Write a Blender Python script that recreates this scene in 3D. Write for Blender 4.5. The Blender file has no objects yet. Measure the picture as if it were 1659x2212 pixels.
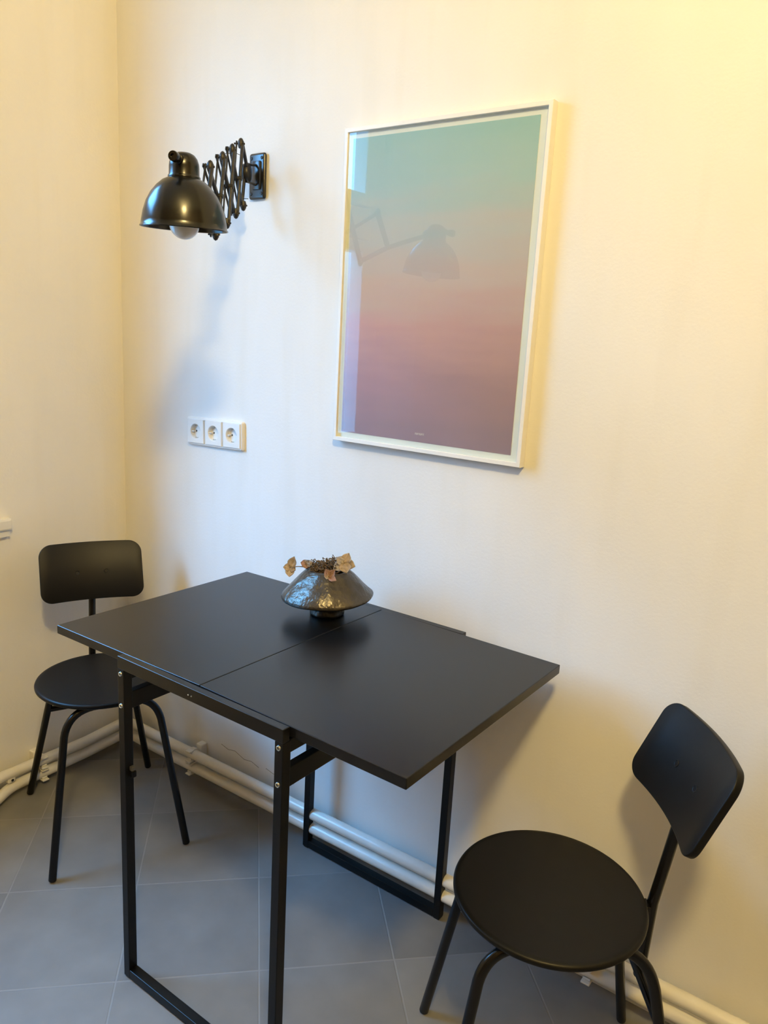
import bpy, bmesh, math, random
from mathutils import Vector, Matrix, noise

random.seed(7)
scene = bpy.context.scene
COL = scene.collection

# ------------------------------------------------------------------ camera
R = ((0.80752599, 0.58737307, 0.053802), (0.16966268, -0.14395234, -0.97493195), (-0.56490385, 0.79641107, -0.21590055))
cam_data = bpy.data.cameras.new('camera')
cam = bpy.data.objects.new('camera', cam_data)
COL.objects.link(cam)
X, Y, Z = Vector(R[0]), -Vector(R[1]), -Vector(R[2])
M = Matrix((X, Y, Z)).transposed().to_4x4()
M.translation = Vector((1.46112, -0.872705, 1.367148))
cam.matrix_world = M
cam_data.sensor_fit = 'VERTICAL'
cam_data.sensor_height = 24.0
cam_data.lens = 1669.74 / 2212 * 24.0
cam_data.clip_start = 0.01
scene.camera = cam

# ------------------------------------------------------------------ world, light, exposure
SKY = 50.0 
LAMP_POWER = 290.0     # strength of the opal globe under the ceiling
LAMP_COL = (1.0, 0.735, 0.285)
LAMP_POS = Vector((1.72, -1.10, 2.74))
EXPOSURE = 0.0

world = bpy.data.worlds.new('world')
scene.world = world
world.use_nodes = True
nt = world.node_tree
nt.nodes.clear()
wo = nt.nodes.new('ShaderNodeOutputWorld')
bg = nt.nodes.new('ShaderNodeBackground')
tc = nt.nodes.new('ShaderNodeTexCoord')
sx = nt.nodes.new('ShaderNodeSeparateXYZ')
cr = nt.nodes.new('ShaderNodeValToRGB')
cr.color_ramp.elements[0].position = 0.52
cr.color_ramp.elements[0].color = (0.028, 0.072, 0.13, 1)
cr.color_ramp.elements[1].position = 0.85
cr.color_ramp.elements[1].color = (0.165, 0.49, 1.0, 1)
mp = nt.nodes.new('ShaderNodeMapRange')
mp.inputs['From Min'].default_value = -1
mp.inputs['From Max'].default_value = 1
nt.links.new(tc.outputs['Generated'], sx.inputs[0])
nt.links.new(sx.outputs['Z'], mp.inputs['Value'])
nt.links.new(mp.outputs[0], cr.inputs[0])
nt.links.new(cr.outputs[0], bg.inputs['Color'])
bg.inputs['Strength'].default_value = SKY
nt.links.new(bg.outputs[0], wo.inputs['Surface'])

# portal over the window opening (only guides sampling of the sky)
pd = bpy.data.lights.new('window_portal', 'AREA')
pd.shape = 'RECTANGLE'
pd.size, pd.size_y = 1.2, 1.85
pd.cycles.is_portal = True
po = bpy.data.objects.new('window_portal', pd)
po.location = (-0.88, -0.45, 1.72)
po.rotation_euler = (0, math.radians(-90), 0)
pd.size, pd.size_y = 1.85, 1.22
COL.objects.link(po)

vs = scene.view_settings
vs.view_transform = 'Standard'
vs.look = 'None'
vs.gamma = 1.0
vs.use_curve_mapping = False
vs.exposure = EXPOSURE
cy = scene.cycles
cy.use_denoising = True
cy.max_bounces = 10
cy.diffuse_bounces = 6
cy.glossy_bounces = 4
cy.transparent_max_bounces = 12
cy.sample_clamp_indirect = 6.0
cy.caustics_reflective = False
cy.caustics_refractive = False


# ------------------------------------------------------------------ materials
def mat(name, color, rough=0.5, metal=0.0, spec=0.5, noise_amt=0.0, noise_scale=8.0, bump=0.0, bump_scale=60.0, coat=0.0, rough_noise=0.0, bump_dist=0.004):
    m = bpy.data.materials.new(name)
    m.use_nodes = True
    n, l = m.node_tree.nodes, m.node_tree.links
    b = n['Principled BSDF']
    b.inputs['Base Color'].default_value = (*color, 1)
    b.inputs['Roughness'].default_value = rough
    b.inputs['Metallic'].default_value = metal
    b.inputs['Specular IOR Level'].default_value = spec
    b.inputs['Coat Weight'].default_value = coat
    t = n.new('ShaderNodeTexCoord')
    if noise_amt:
        x = n.new('ShaderNodeTexNoise')
        x.inputs['Scale'].default_value = noise_scale
        x.inputs['Detail'].default_value = 6
        l.new(t.outputs['Object'], x.inputs['Vector'])
        r = n.new('ShaderNodeValToRGB')
        r.color_ramp.elements[0].position = 0.3
        r.color_ramp.elements[1].position = 0.7
        r.color_ramp.elements[0].color = (*[c * (1 - noise_amt) for c in color], 1)
        r.color_ramp.elements[1].color = (*[min(1, c * (1 + noise_amt)) for c in color], 1)
        l.new(x.outputs['Fac'], r.inputs[0])
        l.new(r.outputs[0], b.inputs['Base Color'])
    if rough_noise:
        x = n.new('ShaderNodeTexNoise')
        x.inputs['Scale'].default_value = 5
        l.new(t.outputs['Object'], x.inputs['Vector'])
        r = n.new('ShaderNodeMapRange')
        r.inputs['To Min'].default_value = rough - rough_noise
        r.inputs['To Max'].default_value = rough + rough_noise
        l.new(x.outputs['Fac'], r.inputs['Value'])
        l.new(r.outputs[0], b.inputs['Roughness'])
    if bump:
        x = n.new('ShaderNodeTexNoise')
        x.inputs['Scale'].default_value = bump_scale
        x.inputs['Detail'].default_value = 4
        l.new(t.outputs['Object'], x.inputs['Vector'])
        bp = n.new('ShaderNodeBump')
        bp.inputs['Strength'].default_value = bump
        bp.inputs['Distance'].default_value = bump_dist
        l.new(x.outputs['Fac'], bp.inputs['Height'])
        l.new(bp.outputs[0], b.inputs['Normal'])
    return m


def wall_material():
    m = mat('painted_plaster', (0.80, 0.79, 0.765), rough=0.62, spec=0.25)
    n, l = m.node_tree.nodes, m.node_tree.links
    b = n['Principled BSDF']
    t = n.new('ShaderNodeTexCoord')
    # broad faint patches of older paint
    big = n.new('ShaderNodeTexNoise'); big.inputs['Scale'].default_value = 2.2; big.inputs['Detail'].default_value = 3
    mpn = n.new('ShaderNodeMapping'); mpn.inputs['Scale'].default_value = (1.6, 1.6, 0.7)
    l.new(t.outputs['Object'], mpn.inputs[0]); l.new(mpn.outputs[0], big.inputs['Vector'])
    r = n.new('ShaderNodeValToRGB')
    r.color_ramp.elements[0].position = 0.35; r.color_ramp.elements[1].position = 0.65
    r.color_ramp.elements[0].color = (0.785, 0.775, 0.75, 1); r.color_ramp.elements[1].color = (0.83, 0.82, 0.795, 1)
    l.new(big.outputs['Fac'], r.inputs[0])
    drip = n.new('ShaderNodeTexNoise'); drip.inputs['Scale'].default_value = 3.0; drip.inputs['Detail'].default_value = 5
    mpd = n.new('ShaderNodeMapping'); mpd.inputs['Scale'].default_value = (4.5, 4.5, 0.5)
    l.new(t.outputs['Object'], mpd.inputs[0]); l.new(mpd.outputs[0], drip.inputs['Vector'])
    rd = n.new('ShaderNodeMapRange'); rd.inputs['From Min'].default_value = 0.52; rd.inputs['From Max'].default_value = 0.74
    rd.inputs['To Max'].default_value = 0.38
    l.new(drip.outputs['Fac'], rd.inputs['Value'])
    md = n.new('ShaderNodeMix'); md.data_type = 'RGBA'; md.inputs[7].default_value = (0.76, 0.735, 0.67, 1)
    l.new(rd.outputs[0], md.inputs[0]); l.new(r.outputs[0], md.inputs[6])
    l.new(md.outputs[2], b.inputs['Base Color'])
    # roller stipple and gentle unevenness
    fine = n.new('ShaderNodeTexNoise'); fine.inputs['Scale'].default_value = 150; fine.inputs['Detail'].default_value = 5
    mid = n.new('ShaderNodeTexNoise'); mid.inputs['Scale'].default_value = 7; mid.inputs['Detail'].default_value = 4
    mp2 = n.new('ShaderNodeMapping'); mp2.inputs['Scale'].default_value = (1, 1, 0.55)
    l.new(t.outputs['Object'], fine.inputs['Vector']); l.new(t.outputs['Object'], mp2.inputs[0]); l.new(mp2.outputs[0], mid.inputs['Vector'])
    b1 = n.new('ShaderNodeBump'); b1.inputs['Strength'].default_value = 0.12; b1.inputs['Distance'].default_value = 0.003
    b2 = n.new('ShaderNodeBump'); b2.inputs['Strength'].default_value = 0.22; b2.inputs['Distance'].default_value = 0.012
    l.new(mid.outputs['Fac'], b2.inputs['Height']); l.new(b2.outputs[0], b1.inputs['Normal'])
    l.new(fine.outputs['Fac'], b1.inputs['Height']); l.new(b1.outputs[0], b.inputs['Normal'])
    return m


def floor_material(origin=(0.234, 0.389), s=0.3023, th=0.7873):
    m = bpy.data.materials.new('grey_floor_tile')
    m.use_nodes = True
    n, l = m.node_tree.nodes, m.node_tree.links
    b = n['Principled BSDF']
    t = n.new('ShaderNodeTexCoord')
    mpn = n.new('ShaderNodeMapping'); mpn.vector_type = 'TEXTURE'
    mpn.inputs['Location'].default_value = (origin[0], origin[1], 0)
    mpn.inputs['Rotation'].default_value = (0, 0, th)
    mpn.inputs['Scale'].default_value = (s, s, 1)
    l.new(t.outputs['Object'], mpn.inputs[0])
    sep = n.new('ShaderNodeSeparateXYZ'); l.new(mpn.outputs[0], sep.inputs[0])

    def math_node(op, a, bb=None):
        x = n.new('ShaderNodeMath'); x.operation = op
        for i, v in enumerate((a, bb)):
            if v is None: continue
            if isinstance(v, (int, float)): x.inputs[i].default_value = v
            else: l.new(v, x.inputs[i])
        return x.outputs[0]

    def edge(o):
        f = math_node('FRACT', math_node('ADD', o, 100.0))
        return math_node('MINIMUM', f, math_node('SUBTRACT', 1.0, f))
    d = math_node('MINIMUM', edge(sep.outputs['X']), edge(sep.outputs['Y']))
    g = n.new('ShaderNodeMapRange'); g.inputs['From Min'].default_value = 0.004; g.inputs['From Max'].default_value = 0.0085
    l.new(d, g.inputs['Value'])
    # a slightly different grey per tile
    comb = n.new('ShaderNodeCombineXYZ')
    l.new(math_node('FLOOR', sep.outputs['X']), comb.inputs[0]); l.new(math_node('FLOOR', sep.outputs['Y']), comb.inputs[1])
    wn = n.new('ShaderNodeTexWhiteNoise'); wn.noise_dimensions = '3D'; l.new(comb.outputs[0], wn.inputs['Vector'])
    cl = n.new('ShaderNodeTexNoise'); cl.inputs['Scale'].default_value = 9; cl.inputs['Detail'].default_value = 6; l.new(t.outputs['Object'], cl.inputs['Vector'])
    mixv = math_node('ADD', math_node('MULTIPLY', wn.outputs['Value'], 0.35), math_node('MULTIPLY', cl.outputs['Fac'], 0.65))
    r = n.new('ShaderNodeValToRGB')
    r.color_ramp.elements[0].position = 0.25; r.color_ramp.elements[1].position = 0.75
    r.color_ramp.elements[0].color = (0.150, 0.147, 0.143, 1); r.color_ramp.elements[1].color = (0.220, 0.215, 0.208, 1)
    l.new(mixv, r.inputs[0])
    mx = n.new('ShaderNodeMix'); mx.data_type = 'RGBA'
    mx.inputs[6].default_value = (0.225, 0.221, 0.214, 1)
    l.new(g.outputs[0], mx.inputs[0]); l.new(r.outputs[0], mx.inputs[7])
    l.new(mx.outputs[2], b.inputs['Base Color'])
    b.inputs['Roughness'].default_value = 0.55
    b.inputs['Specular IOR Level'].default_value = 0.35
    bp = n.new('ShaderNodeBump'); bp.inputs['Strength'].default_value = 0.35; bp.inputs['Distance'].default_value = 0.002
    l.new(g.outputs[0], bp.inputs['Height']); l.new(bp.outputs[0], b.inputs['Normal'])
    return m


def glass_material(name):
    m = bpy.data.materials.new(name)
    m.use_nodes = True
    n, l = m.node_tree.nodes, m.node_tree.links
    n.clear()
    o = n.new('ShaderNodeOutputMaterial'); tr = n.new('ShaderNodeBsdfTransparent'); gl = n.new('ShaderNodeBsdfGlossy')
    fr = n.new('ShaderNodeFresnel'); mx = n.new('ShaderNodeMixShader')
    tr.inputs['Color'].default_value = (0.97, 0.985, 0.98, 1)
    gl.inputs['Roughness'].default_value = 0.0
    fr.inputs['IOR'].default_value = 1.75
    ge = n.new('ShaderNodeNewGeometry'); iv = n.new('ShaderNodeMath'); iv.operation = 'SUBTRACT'; iv.inputs[0].default_value = 1.0
    mu = n.new('ShaderNodeMath'); mu.operation = 'MULTIPLY'
    l.new(ge.outputs['Backfacing'], iv.inputs[1]); l.new(iv.outputs[0], mu.inputs[0]); l.new(fr.outputs[0], mu.inputs[1])
    l.new(mu.outputs[0], mx.inputs[0]); l.new(tr.outputs[0], mx.inputs[1]); l.new(gl.outputs[0], mx.inputs[2])
    l.new(mx.outputs[0], o.inputs['Surface'])
    return m


def poster_material(x0, x1, z0, z1):
    m = bpy.data.materials.new('gradient_print')
    m.use_nodes = True
    n, l = m.node_tree.nodes, m.node_tree.links
    b = n['Principled BSDF']; b.inputs['Roughness'].default_value = 0.6; b.inputs['Specular IOR Level'].default_value = 0.2
    t = n.new('ShaderNodeTexCoord'); sep = n.new('ShaderNodeSeparateXYZ'); l.new(t.outputs['Object'], sep.inputs[0])
    v = n.new('ShaderNodeMapRange'); v.inputs['From Min'].default_value = z0; v.inputs['From Max'].default_value = z1
    l.new(sep.outputs['Z'], v.inputs['Value'])
    u = n.new('ShaderNodeMapRange'); u.inputs['From Min'].default_value = x0; u.inputs['From Max'].default_value = x1
    l.new(sep.outputs['X'], u.inputs['Value'])
    nz = n.new('ShaderNodeTexNoise'); nz.inputs['Scale'].default_value = 3.0; nz.inputs['Detail'].default_value = 5
    mpn = n.new('ShaderNodeMapping'); mpn.inputs['Scale'].default_value = (1.2, 1.0, 9.0); mpn.inputs['Rotation'].default_value = (0, 0.12, 0)
    l.new(t.outputs['Object'], mpn.inputs[0]); l.new(mpn.outputs[0], nz.inputs['Vector'])
    mr = n.new('ShaderNodeMapRange'); mr.inputs['To Min'].default_value = -0.10; mr.inputs['To Max'].default_value = 0.10
    l.new(nz.outputs['Fac'], mr.inputs['Value'])
    ad = n.new('ShaderNodeMath'); ad.operation = 'ADD'; l.new(v.outputs[0], ad.inputs[0]); l.new(mr.outputs[0], ad.inputs[1])

    def ramp(stops):
        r = n.new('ShaderNodeValToRGB')
        e = r.color_ramp.elements
        while len(e) < len(stops): e.new(0.5)
        for k, (p, c) in enumerate(stops):
            e[k].position = p; e[k].color = (*c, 1)
        l.new(ad.outputs[0], r.inputs[0])
        return r
    left = ramp([(0.0, (0.34, 0.24, 0.33)), (0.2, (0.47, 0.28, 0.37)), (0.36, (0.66, 0.38, 0.41)), (0.52, (0.65, 0.49, 0.46)), (0.68, (0.54, 0.55, 0.57)), (0.84, (0.39, 0.56, 0.62)), (1.0, (0.33, 0.55, 0.61))])
    right = ramp([(0.0, (0.31, 0.22, 0.28)), (0.2, (0.39, 0.25, 0.29)), (0.38, (0.53, 0.33, 0.34)), (0.55, (0.55, 0.45, 0.45)), (0.7, (0.50, 0.51, 0.53)), (0.85, (0.38, 0.55, 0.57)), (1.0, (0.31, 0.53, 0.55))])
    mx = n.new('ShaderNodeMix'); mx.data_type = 'RGBA'
    l.new(u.outputs[0], mx.inputs[0]); l.new(left.outputs[0], mx.inputs[6]); l.new(right.outputs[0], mx.inputs[7])
    l.new(mx.outputs[2], b.inputs['Base Color'])
    return m


MT = {
    'wall': wall_material(),
    'ceiling': mat('ceiling_paint', (0.72, 0.71, 0.68), 0.8, bump=0.05),
    'floor': floor_material(),
    'white_paint': mat('white_gloss_paint', (0.80, 0.79, 0.75), 0.32, noise_amt=0.03),
    'pipe': mat('cream_radiator_paint', (0.77, 0.75, 0.69), 0.30, noise_amt=0.05, noise_scale=20, bump=0.08, bump_scale=40),
    'pipe_clip': mat('white_plastic_clip', (0.78, 0.76, 0.70), 0.35, noise_amt=0.03),
    'rust': mat('rust_stain', (0.20, 0.09, 0.03), 0.8, noise_amt=0.3, noise_scale=60),
    'crack': mat('plaster_crack', (0.30, 0.27, 0.22), 0.9, noise_amt=0.2),
    'laminate': mat('black_laminate', (0.0045, 0.0045, 0.0048), 0.28, spec=0.40, noise_amt=0.12, noise_scale=30),
    'frame_black': mat('black_powder_coat', (0.0028, 0.0028, 0.0030), 0.36, spec=0.26, noise_amt=0.1, noise_scale=50),
    'chair_wood': mat('black_lacquered_plywood', (0.0038, 0.0038, 0.0037), 0.42, spec=0.21, noise_amt=0.12, noise_scale=30),
    'chair_tube': mat('black_gloss_tube', (0.003, 0.003, 0.003), 0.24, spec=0.34, noise_amt=0.1, noise_scale=40),
    'zinc': mat('zinc_bolt', (0.72, 0.76, 0.74), 0.25, metal=1.0, noise_amt=0.05),
    'grey_plastic': mat('grey_plastic', (0.06, 0.06, 0.065), 0.4, noise_amt=0.05),
    'lamp_enamel': mat('black_enamel', (0.0045, 0.0042, 0.0034), 0.22, spec=0.42, noise_amt=0.2, noise_scale=25, rough_noise=0.05),
    'lamp_inner': mat('white_enamel', (0.75, 0.74, 0.70), 0.35, noise_amt=0.03),
    'lamp_iron': mat('worn_black_iron', (0.022, 0.020, 0.018), 0.42, metal=0.3, noise_amt=0.45, noise_scale=90),
    'lamp_plate': mat('black_wall_plate', (0.006, 0.006, 0.007), 0.30, spec=0.75, noise_amt=0.1),
    'bulb': mat('opal_bulb_glass', (0.74, 0.74, 0.72), 0.12, spec=0.6, noise_amt=0.01),
    'socket': mat('white_socket_plastic', (0.80, 0.795, 0.775), 0.28, noise_amt=0.01),
    'socket_hole': mat('dark_socket_hole', (0.02, 0.02, 0.02), 0.6, noise_amt=0.1),
    'brass': mat('earth_clip_metal', (0.45, 0.42, 0.36), 0.35, metal=1.0, noise_amt=0.05),
    'picture_frame': mat('white_lacquered_frame', (0.84, 0.83, 0.80), 0.38, noise_amt=0.01),
    'paper': mat('white_paper', (0.80, 0.83, 0.80), 0.7, noise_amt=0.01),
    'print_ink': mat('pale_print_lettering', (0.80, 0.74, 0.74), 0.7, noise_amt=0.01),
    'glass': glass_material('picture_glass'),
    'pane': glass_material('window_glass'),
    'vase': mat('dark_bronze_glaze', (0.085, 0.077, 0.066), 0.30, metal=0.7, noise_amt=0.25, noise_scale=18, bump=0.42, bump_scale=27, rough_noise=0.05, bump_dist=0.022),
    'petal': mat('dried_petal_beige', (0.62, 0.50, 0.36), 0.75, noise_amt=0.22, noise_scale=70, bump=0.3, bump_scale=120),
    'petal_pink': mat('dried_petal_pink', (0.58, 0.38, 0.30), 0.75, noise_amt=0.2, noise_scale=70, bump=0.3, bump_scale=120),
    'petal_pale': mat('dried_petal_pale', (0.66, 0.60, 0.55), 0.75, noise_amt=0.2, noise_scale=70, bump=0.3, bump_scale=120),
    'twig': mat('dried_brown_twig', (0.11, 0.072, 0.04), 0.85, noise_amt=0.4, noise_scale=80),
    'stem': mat('dried_stem', (0.30, 0.22, 0.12), 0.8, noise_amt=0.2),
    'room_side': mat('bounce_absorbing_ochre', (0.24, 0.18, 0.12), 0.6, noise_amt=0.06, noise_scale=4, bump=0.1, bump_scale=30),  # unseen walls: ochre invented to soak up bounced light, blue most of all
    'aged_white': mat('window_white_paint', (0.76, 0.76, 0.74), 0.35, noise_amt=0.02),
}


# ------------------------------------------------------------------ mesh helpers
def link(name, bm, material, parent=None, smooth=False, angle=None):
    me = bpy.data.meshes.new(name)
    bmesh.ops.recalc_face_normals(bm, faces=bm.faces)
    bm.to_mesh(me)
    bm.free()
    mats = material if isinstance(material, (list, tuple)) else [material]
    for m in mats:
        me.materials.append(m)
    o = bpy.data.objects.new(name, me)
    COL.objects.link(o)
    if parent:
        o.parent = parent
    if smooth:
        lim = math.radians(angle if angle else 40)
        for p in me.polygons:
            p.use_smooth = True
        b2 = bmesh.new(); b2.from_mesh(me)
        for e in b2.edges:
            if len(e.link_faces) == 2 and e.calc_face_angle(0) > lim:
                e.smooth = False
        b2.to_mesh(me); b2.free()
    return o


def thing(name, label, category, loc=(0, 0, 0), rotz=0.0, group=None):
    o = bpy.data.objects.new(name, None)
    o.empty_display_size = 0.05
    o.location = loc
    o.rotation_euler = (0, 0, rotz)
    COL.objects.link(o)
    return tag(o, label, category, group)


def tag(o, label, category, group=None):
    o['label'] = label
    o['category'] = category
    if group:
        o['group'] = group
    return o


def structure(name, bm, material, parent=None, smooth=False):
    o = link(name, bm, material, parent, smooth)
    if parent is None:
        o['kind'] = 'structure'
    return o


def add_box(bm, x0, x1, y0, y1, z0, z1, bevel=0.0, seg=2, mtx=None):
    r = bmesh.ops.create_cube(bm, size=1.0)
    vs_ = r['verts']
    for v in vs_:
        v.co = Vector((x0 + (v.co.x + 0.5) * (x1 - x0), y0 + (v.co.y + 0.5) * (y1 - y0), z0 + (v.co.z + 0.5) * (z1 - z0)))
    out = vs_
    if bevel:
        es = set(e for v in vs_ for e in v.link_edges)
        rr = bmesh.ops.bevel(bm, geom=list(es), offset=bevel, segments=seg, affect='EDGES', profile=0.5)
        out = list(set(rr['verts']) | set(v for v in vs_ if v.is_valid))
    if mtx is not None:
        for v in out:
            v.co = mtx @ v.co
    return out


def box(*a, **k):
    bm = bmesh.new()
    add_box(bm, *a, **k)
    return bm


def fillet(pts, rads, seg=8):
    pts = [Vector(p) for p in pts]
    out = [pts[0]]
    for i in range(1, len(pts) - 1):
        r = rads[i - 1] if isinstance(rads, (list, tuple)) else rads
        p, a, b = pts[i], pts[i - 1], pts[i + 1]
        d1, d2 = (a - p).normalized(), (b - p).normalized()
        ang = d1.angle(d2)
        if r <= 0 or ang > 3.1:
            out.append(p); continue
        t = min(r / math.tan(ang / 2), (a - p).length * 0.48 if i > 1 else (a - p).length * 0.95, (b - p).length * 0.48 if i < len(pts) - 2 else (b - p).length * 0.95)
        s, e = p + d1 * t, p + d2 * t
        for k in range(seg + 1):
            u = k / seg
            q = (1 - u) ** 2 * s + 2 * u * (1 - u) * (p * 0.88 + (s + e) * 0.06) + u * u * e
            out.append(q)
    out.append(pts[-1])
    return out


def add_tube(bm, pts, r, n=14, round_start=False, round_end=False, caps=True, flat=1.0, up=None):
    pts = [Vector(p) for p in pts]
    rs = list(r) if isinstance(r, (list, tuple)) else [r] * len(pts)
    if round_start:
        d = (pts[0] - pts[1]).normalized(); r0 = rs[0]
        pre, prer = [], []
        for k in range(4, 0, -1):
            a = k / 4 * math.pi / 2 * 0.96
            pre.append(pts[0] + d * (r0 * (math.sin(a) - 1) * 0.6)); prer.append(r0 * math.cos(a))
        pts = pre + [pts[0] - d * r0 * 0.6] + pts[1:]; rs = prer + [r0] + rs[1:]
    if round_end:
        d = (pts[-1] - pts[-2]).normalized(); r0 = rs[-1]
        post, postr = [], []
        for k in range(1, 5):
            a = k / 4 * math.pi / 2 * 0.96
            post.append(pts[-1] + d * (r0 * (math.sin(a) - 1) * 0.6)); postr.append(r0 * math.cos(a))
        pts = pts[:-1] + [pts[-1] - d * r0 * 0.6] + post; rs = rs[:-1] + [r0] + postr
    t0 = (pts[1] - pts[0]).normalized()
    ref = Vector(up) if up else (Vector((0, 0, 1)) if abs(t0.z) < 0.9 else Vector((1, 0, 0)))
    nrm = (ref - t0 * ref.dot(t0)).normalized()
    rings = []
    for i, p in enumerate(pts):
        if i == 0: t = t0
        elif i == len(pts) - 1: t = (pts[i] - pts[i - 1]).normalized()
        else: t = ((pts[i + 1] - p).normalized() + (p - pts[i - 1]).normalized()).normalized()
        nrm = (nrm - t * nrm.dot(t)).normalized()
        bi = t.cross(nrm)
        rings.append([bm.verts.new(p + (nrm * math.cos(2 * math.pi * k / n) * flat + bi * math.sin(2 * math.pi * k / n)) * rs[i]) for k in range(n)])
    for a, b in zip(rings, rings[1:]):
        for k in range(n):
            bm.faces.new((a[k], a[(k + 1) % n], b[(k + 1) % n], b[k]))
    if caps:
        bm.faces.new(rings[0][::-1]); bm.faces.new(rings[-1])
    return rings


def tube(*a, **k):
    bm = bmesh.new(); add_tube(bm, *a, **k); return bm


def add_lathe(bm, prof, n=48, wobble=None, mtx=None):
    rings = []
    for (r, z) in prof:
        if r < 1e-6:
            v = bm.verts.new((0, 0, z)); rings.append([v])
        else:
            ring = []
            for k in range(n):
                a = 2 * math.pi * k / n
                rr, zz = r, z
                if wobble: rr, zz = wobble(r, z, a)
                ring.append(bm.verts.new((rr * math.cos(a), rr * math.sin(a), zz)))
            rings.append(ring)
    for a, b in zip(rings, rings[1:]):
        for k in range(n):
            j = (k + 1) % n
            if len(a) == 1 and len(b) == 1: continue
            if len(a) == 1: bm.faces.new((a[0], b[k], b[j]))
            elif len(b) == 1: bm.faces.new((a[k], a[j], b[0]))
            else: bm.faces.new((a[k], a[j], b[j], b[k]))
    if mtx is not None:
        for ring in rings:
            for v in ring: v.co = mtx @ v.co


def lathe(prof, n=48, wobble=None, mtx=None):
    bm = bmesh.new(); add_lathe(bm, prof, n, wobble, mtx); return bm


def frame_to(p, zdir, xdir=(1, 0, 0)):
    z = Vector(zdir).normalized(); x = Vector(xdir)
    x = (x - z * x.dot(z))
    if x.length < 1e-4:
        x = Vector((0, 1, 0)); x = x - z * x.dot(z)
    x.normalize(); y = z.cross(x)
    m = Matrix((x, y, z)).transposed().to_4x4(); m.translation = Vector(p)
    return m


# ------------------------------------------------------------------ room shell
WX, WY = -0.615, 0.62
RX, FY, CZ = 2.75, -2.75, 3.12
T = 0.30
HY0, HY1, HZ0, HZ1 = -1.03, 0.13, 0.828, 2.58       # window opening in the left wall

structure('floor', box(WX - T, RX + T, FY - T, WY + T, -0.12, 0.0), MT['floor'])
structure('ceiling', box(WX - T, RX + T, FY - T, WY + T, CZ, CZ + 0.12), MT['ceiling'])
structure('wall_back', box(WX - T, RX + T, WY, WY + T, 0, CZ), MT['wall'])
structure('wall_right', box(RX, RX + T, FY, WY, 0, CZ), MT['room_side'])
structure('wall_front', box(WX - T, RX + T, FY - T, FY, 0, CZ), MT['room_side'])
bm = bmesh.new()
add_box(bm, WX - T, WX, FY, HY0, 0, CZ)
spl = [(WX - 0.09, HY0, 0), (WX, HY0, 0), (WX - 0.09, -0.865, 0)]
lo = [bm.verts.new((x, y, HZ0 - 0.035)) for x, y, _ in spl]; hi = [bm.verts.new((x, y, HZ1)) for x, y, _ in spl]
bm.faces.new(lo); bm.faces.new(hi)
for k in range(3):
    bm.faces.new((lo[k], lo[(k + 1) % 3], hi[(k + 1) % 3], hi[k]))
add_box(bm, WX - T, WX, HY1, WY, 0, CZ)
add_box(bm, WX - T, WX, HY0, HY1, 0, HZ0 - 0.035)
add_box(bm, WX - T, WX, HY0, HY1, HZ1, CZ)
structure('wall_left', bm, MT['wall'])

# window sill board with a small moulding under its nose
bm = bmesh.new()
add_box(bm, WX - 0.16, WX + 0.022, HY0 - 0.085, HY1 + 0.105, HZ0 - 0.034, HZ0, bevel=0.006)
structure('trim_1', bm, MT['white_paint'])
bm = box(WX, WX + 0.014, HY0 - 0.08, HY1 + 0.098, HZ0 - 0.052, HZ0 - 0.034)
structure('trim_2', bm, MT['white_paint'])

# window: frame, two sashes and top lights, wide hinged post with handles
win = bpy.data.objects.new('window_1', None); COL.objects.link(win)
win.location = (-0.74, -0.45, HZ0); win['kind'] = 'structure'
win['label'] = 'tall white casement window with a transom in the left wall'
wl = Vector((-0.74, -0.45, HZ0))


def wbox(bm, y0, y1, z0, z1, x0=-0.035, x1=0.035, bevel=0.006):
    add_box(bm, x0, x1, y0 - wl.y, y1 - wl.y, z0 - wl.z, z1 - wl.z, bevel=bevel)


bm = bmesh.new()
wbox(bm, 0.085, HY1, HZ0, HZ1)
wbox(bm, HY0, -0.755, HZ0, HZ1)
wbox(bm, -0.755, 0.085, HZ0, HZ0 + 0.08)
wbox(bm, -0.755, 0.085, HZ1 - 0.06, HZ1)
wbox(bm, -0.755, 0.085, 1.79, 1.92)
link('window_frame', bm, MT['aged_white'], win)
for (z0, z1) in ((0.91, 1.785), (1.925, 2.52)):
    bm = bmesh.new()
    wbox(bm, 0.035, 0.083, z0, z1, -0.02, 0.05)
    wbox(bm, -0.752, -0.695, z0, z1, -0.02, 0.05)
    wbox(bm, -0.695, 0.035, z0, z0 + 0.05, -0.02, 0.05)
    wbox(bm, -0.695, 0.035, z1 - 0.05, z1, -0.02, 0.05)
    s_ = link('sash', bm, MT['aged_white'], win)
    bm = bmesh.new()
    wbox(bm, -0.697, 0.037, z0 + 0.048, z1 - 0.048, 0.008, 0.012, bevel=0)
    link('pane', bm, MT['pane'], s_)
for zc in (1.38, 2.23):
    bm = bmesh.new()
    wbox(bm, -0.865, -0.835, zc - 0.03, zc + 0.03, 0.03, 0.045, 0.004)
    wbox(bm, -0.863, -0.837, zc - 0.01, zc + 0.012, 0.04, 0.075, 0.004)
    wbox(bm, -0.862, -0.84, zc - 0.115, zc + 0.012, 0.065, 0.08, 0.005)
    link('window_handle', bm, MT['white_paint'], win)


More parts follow.
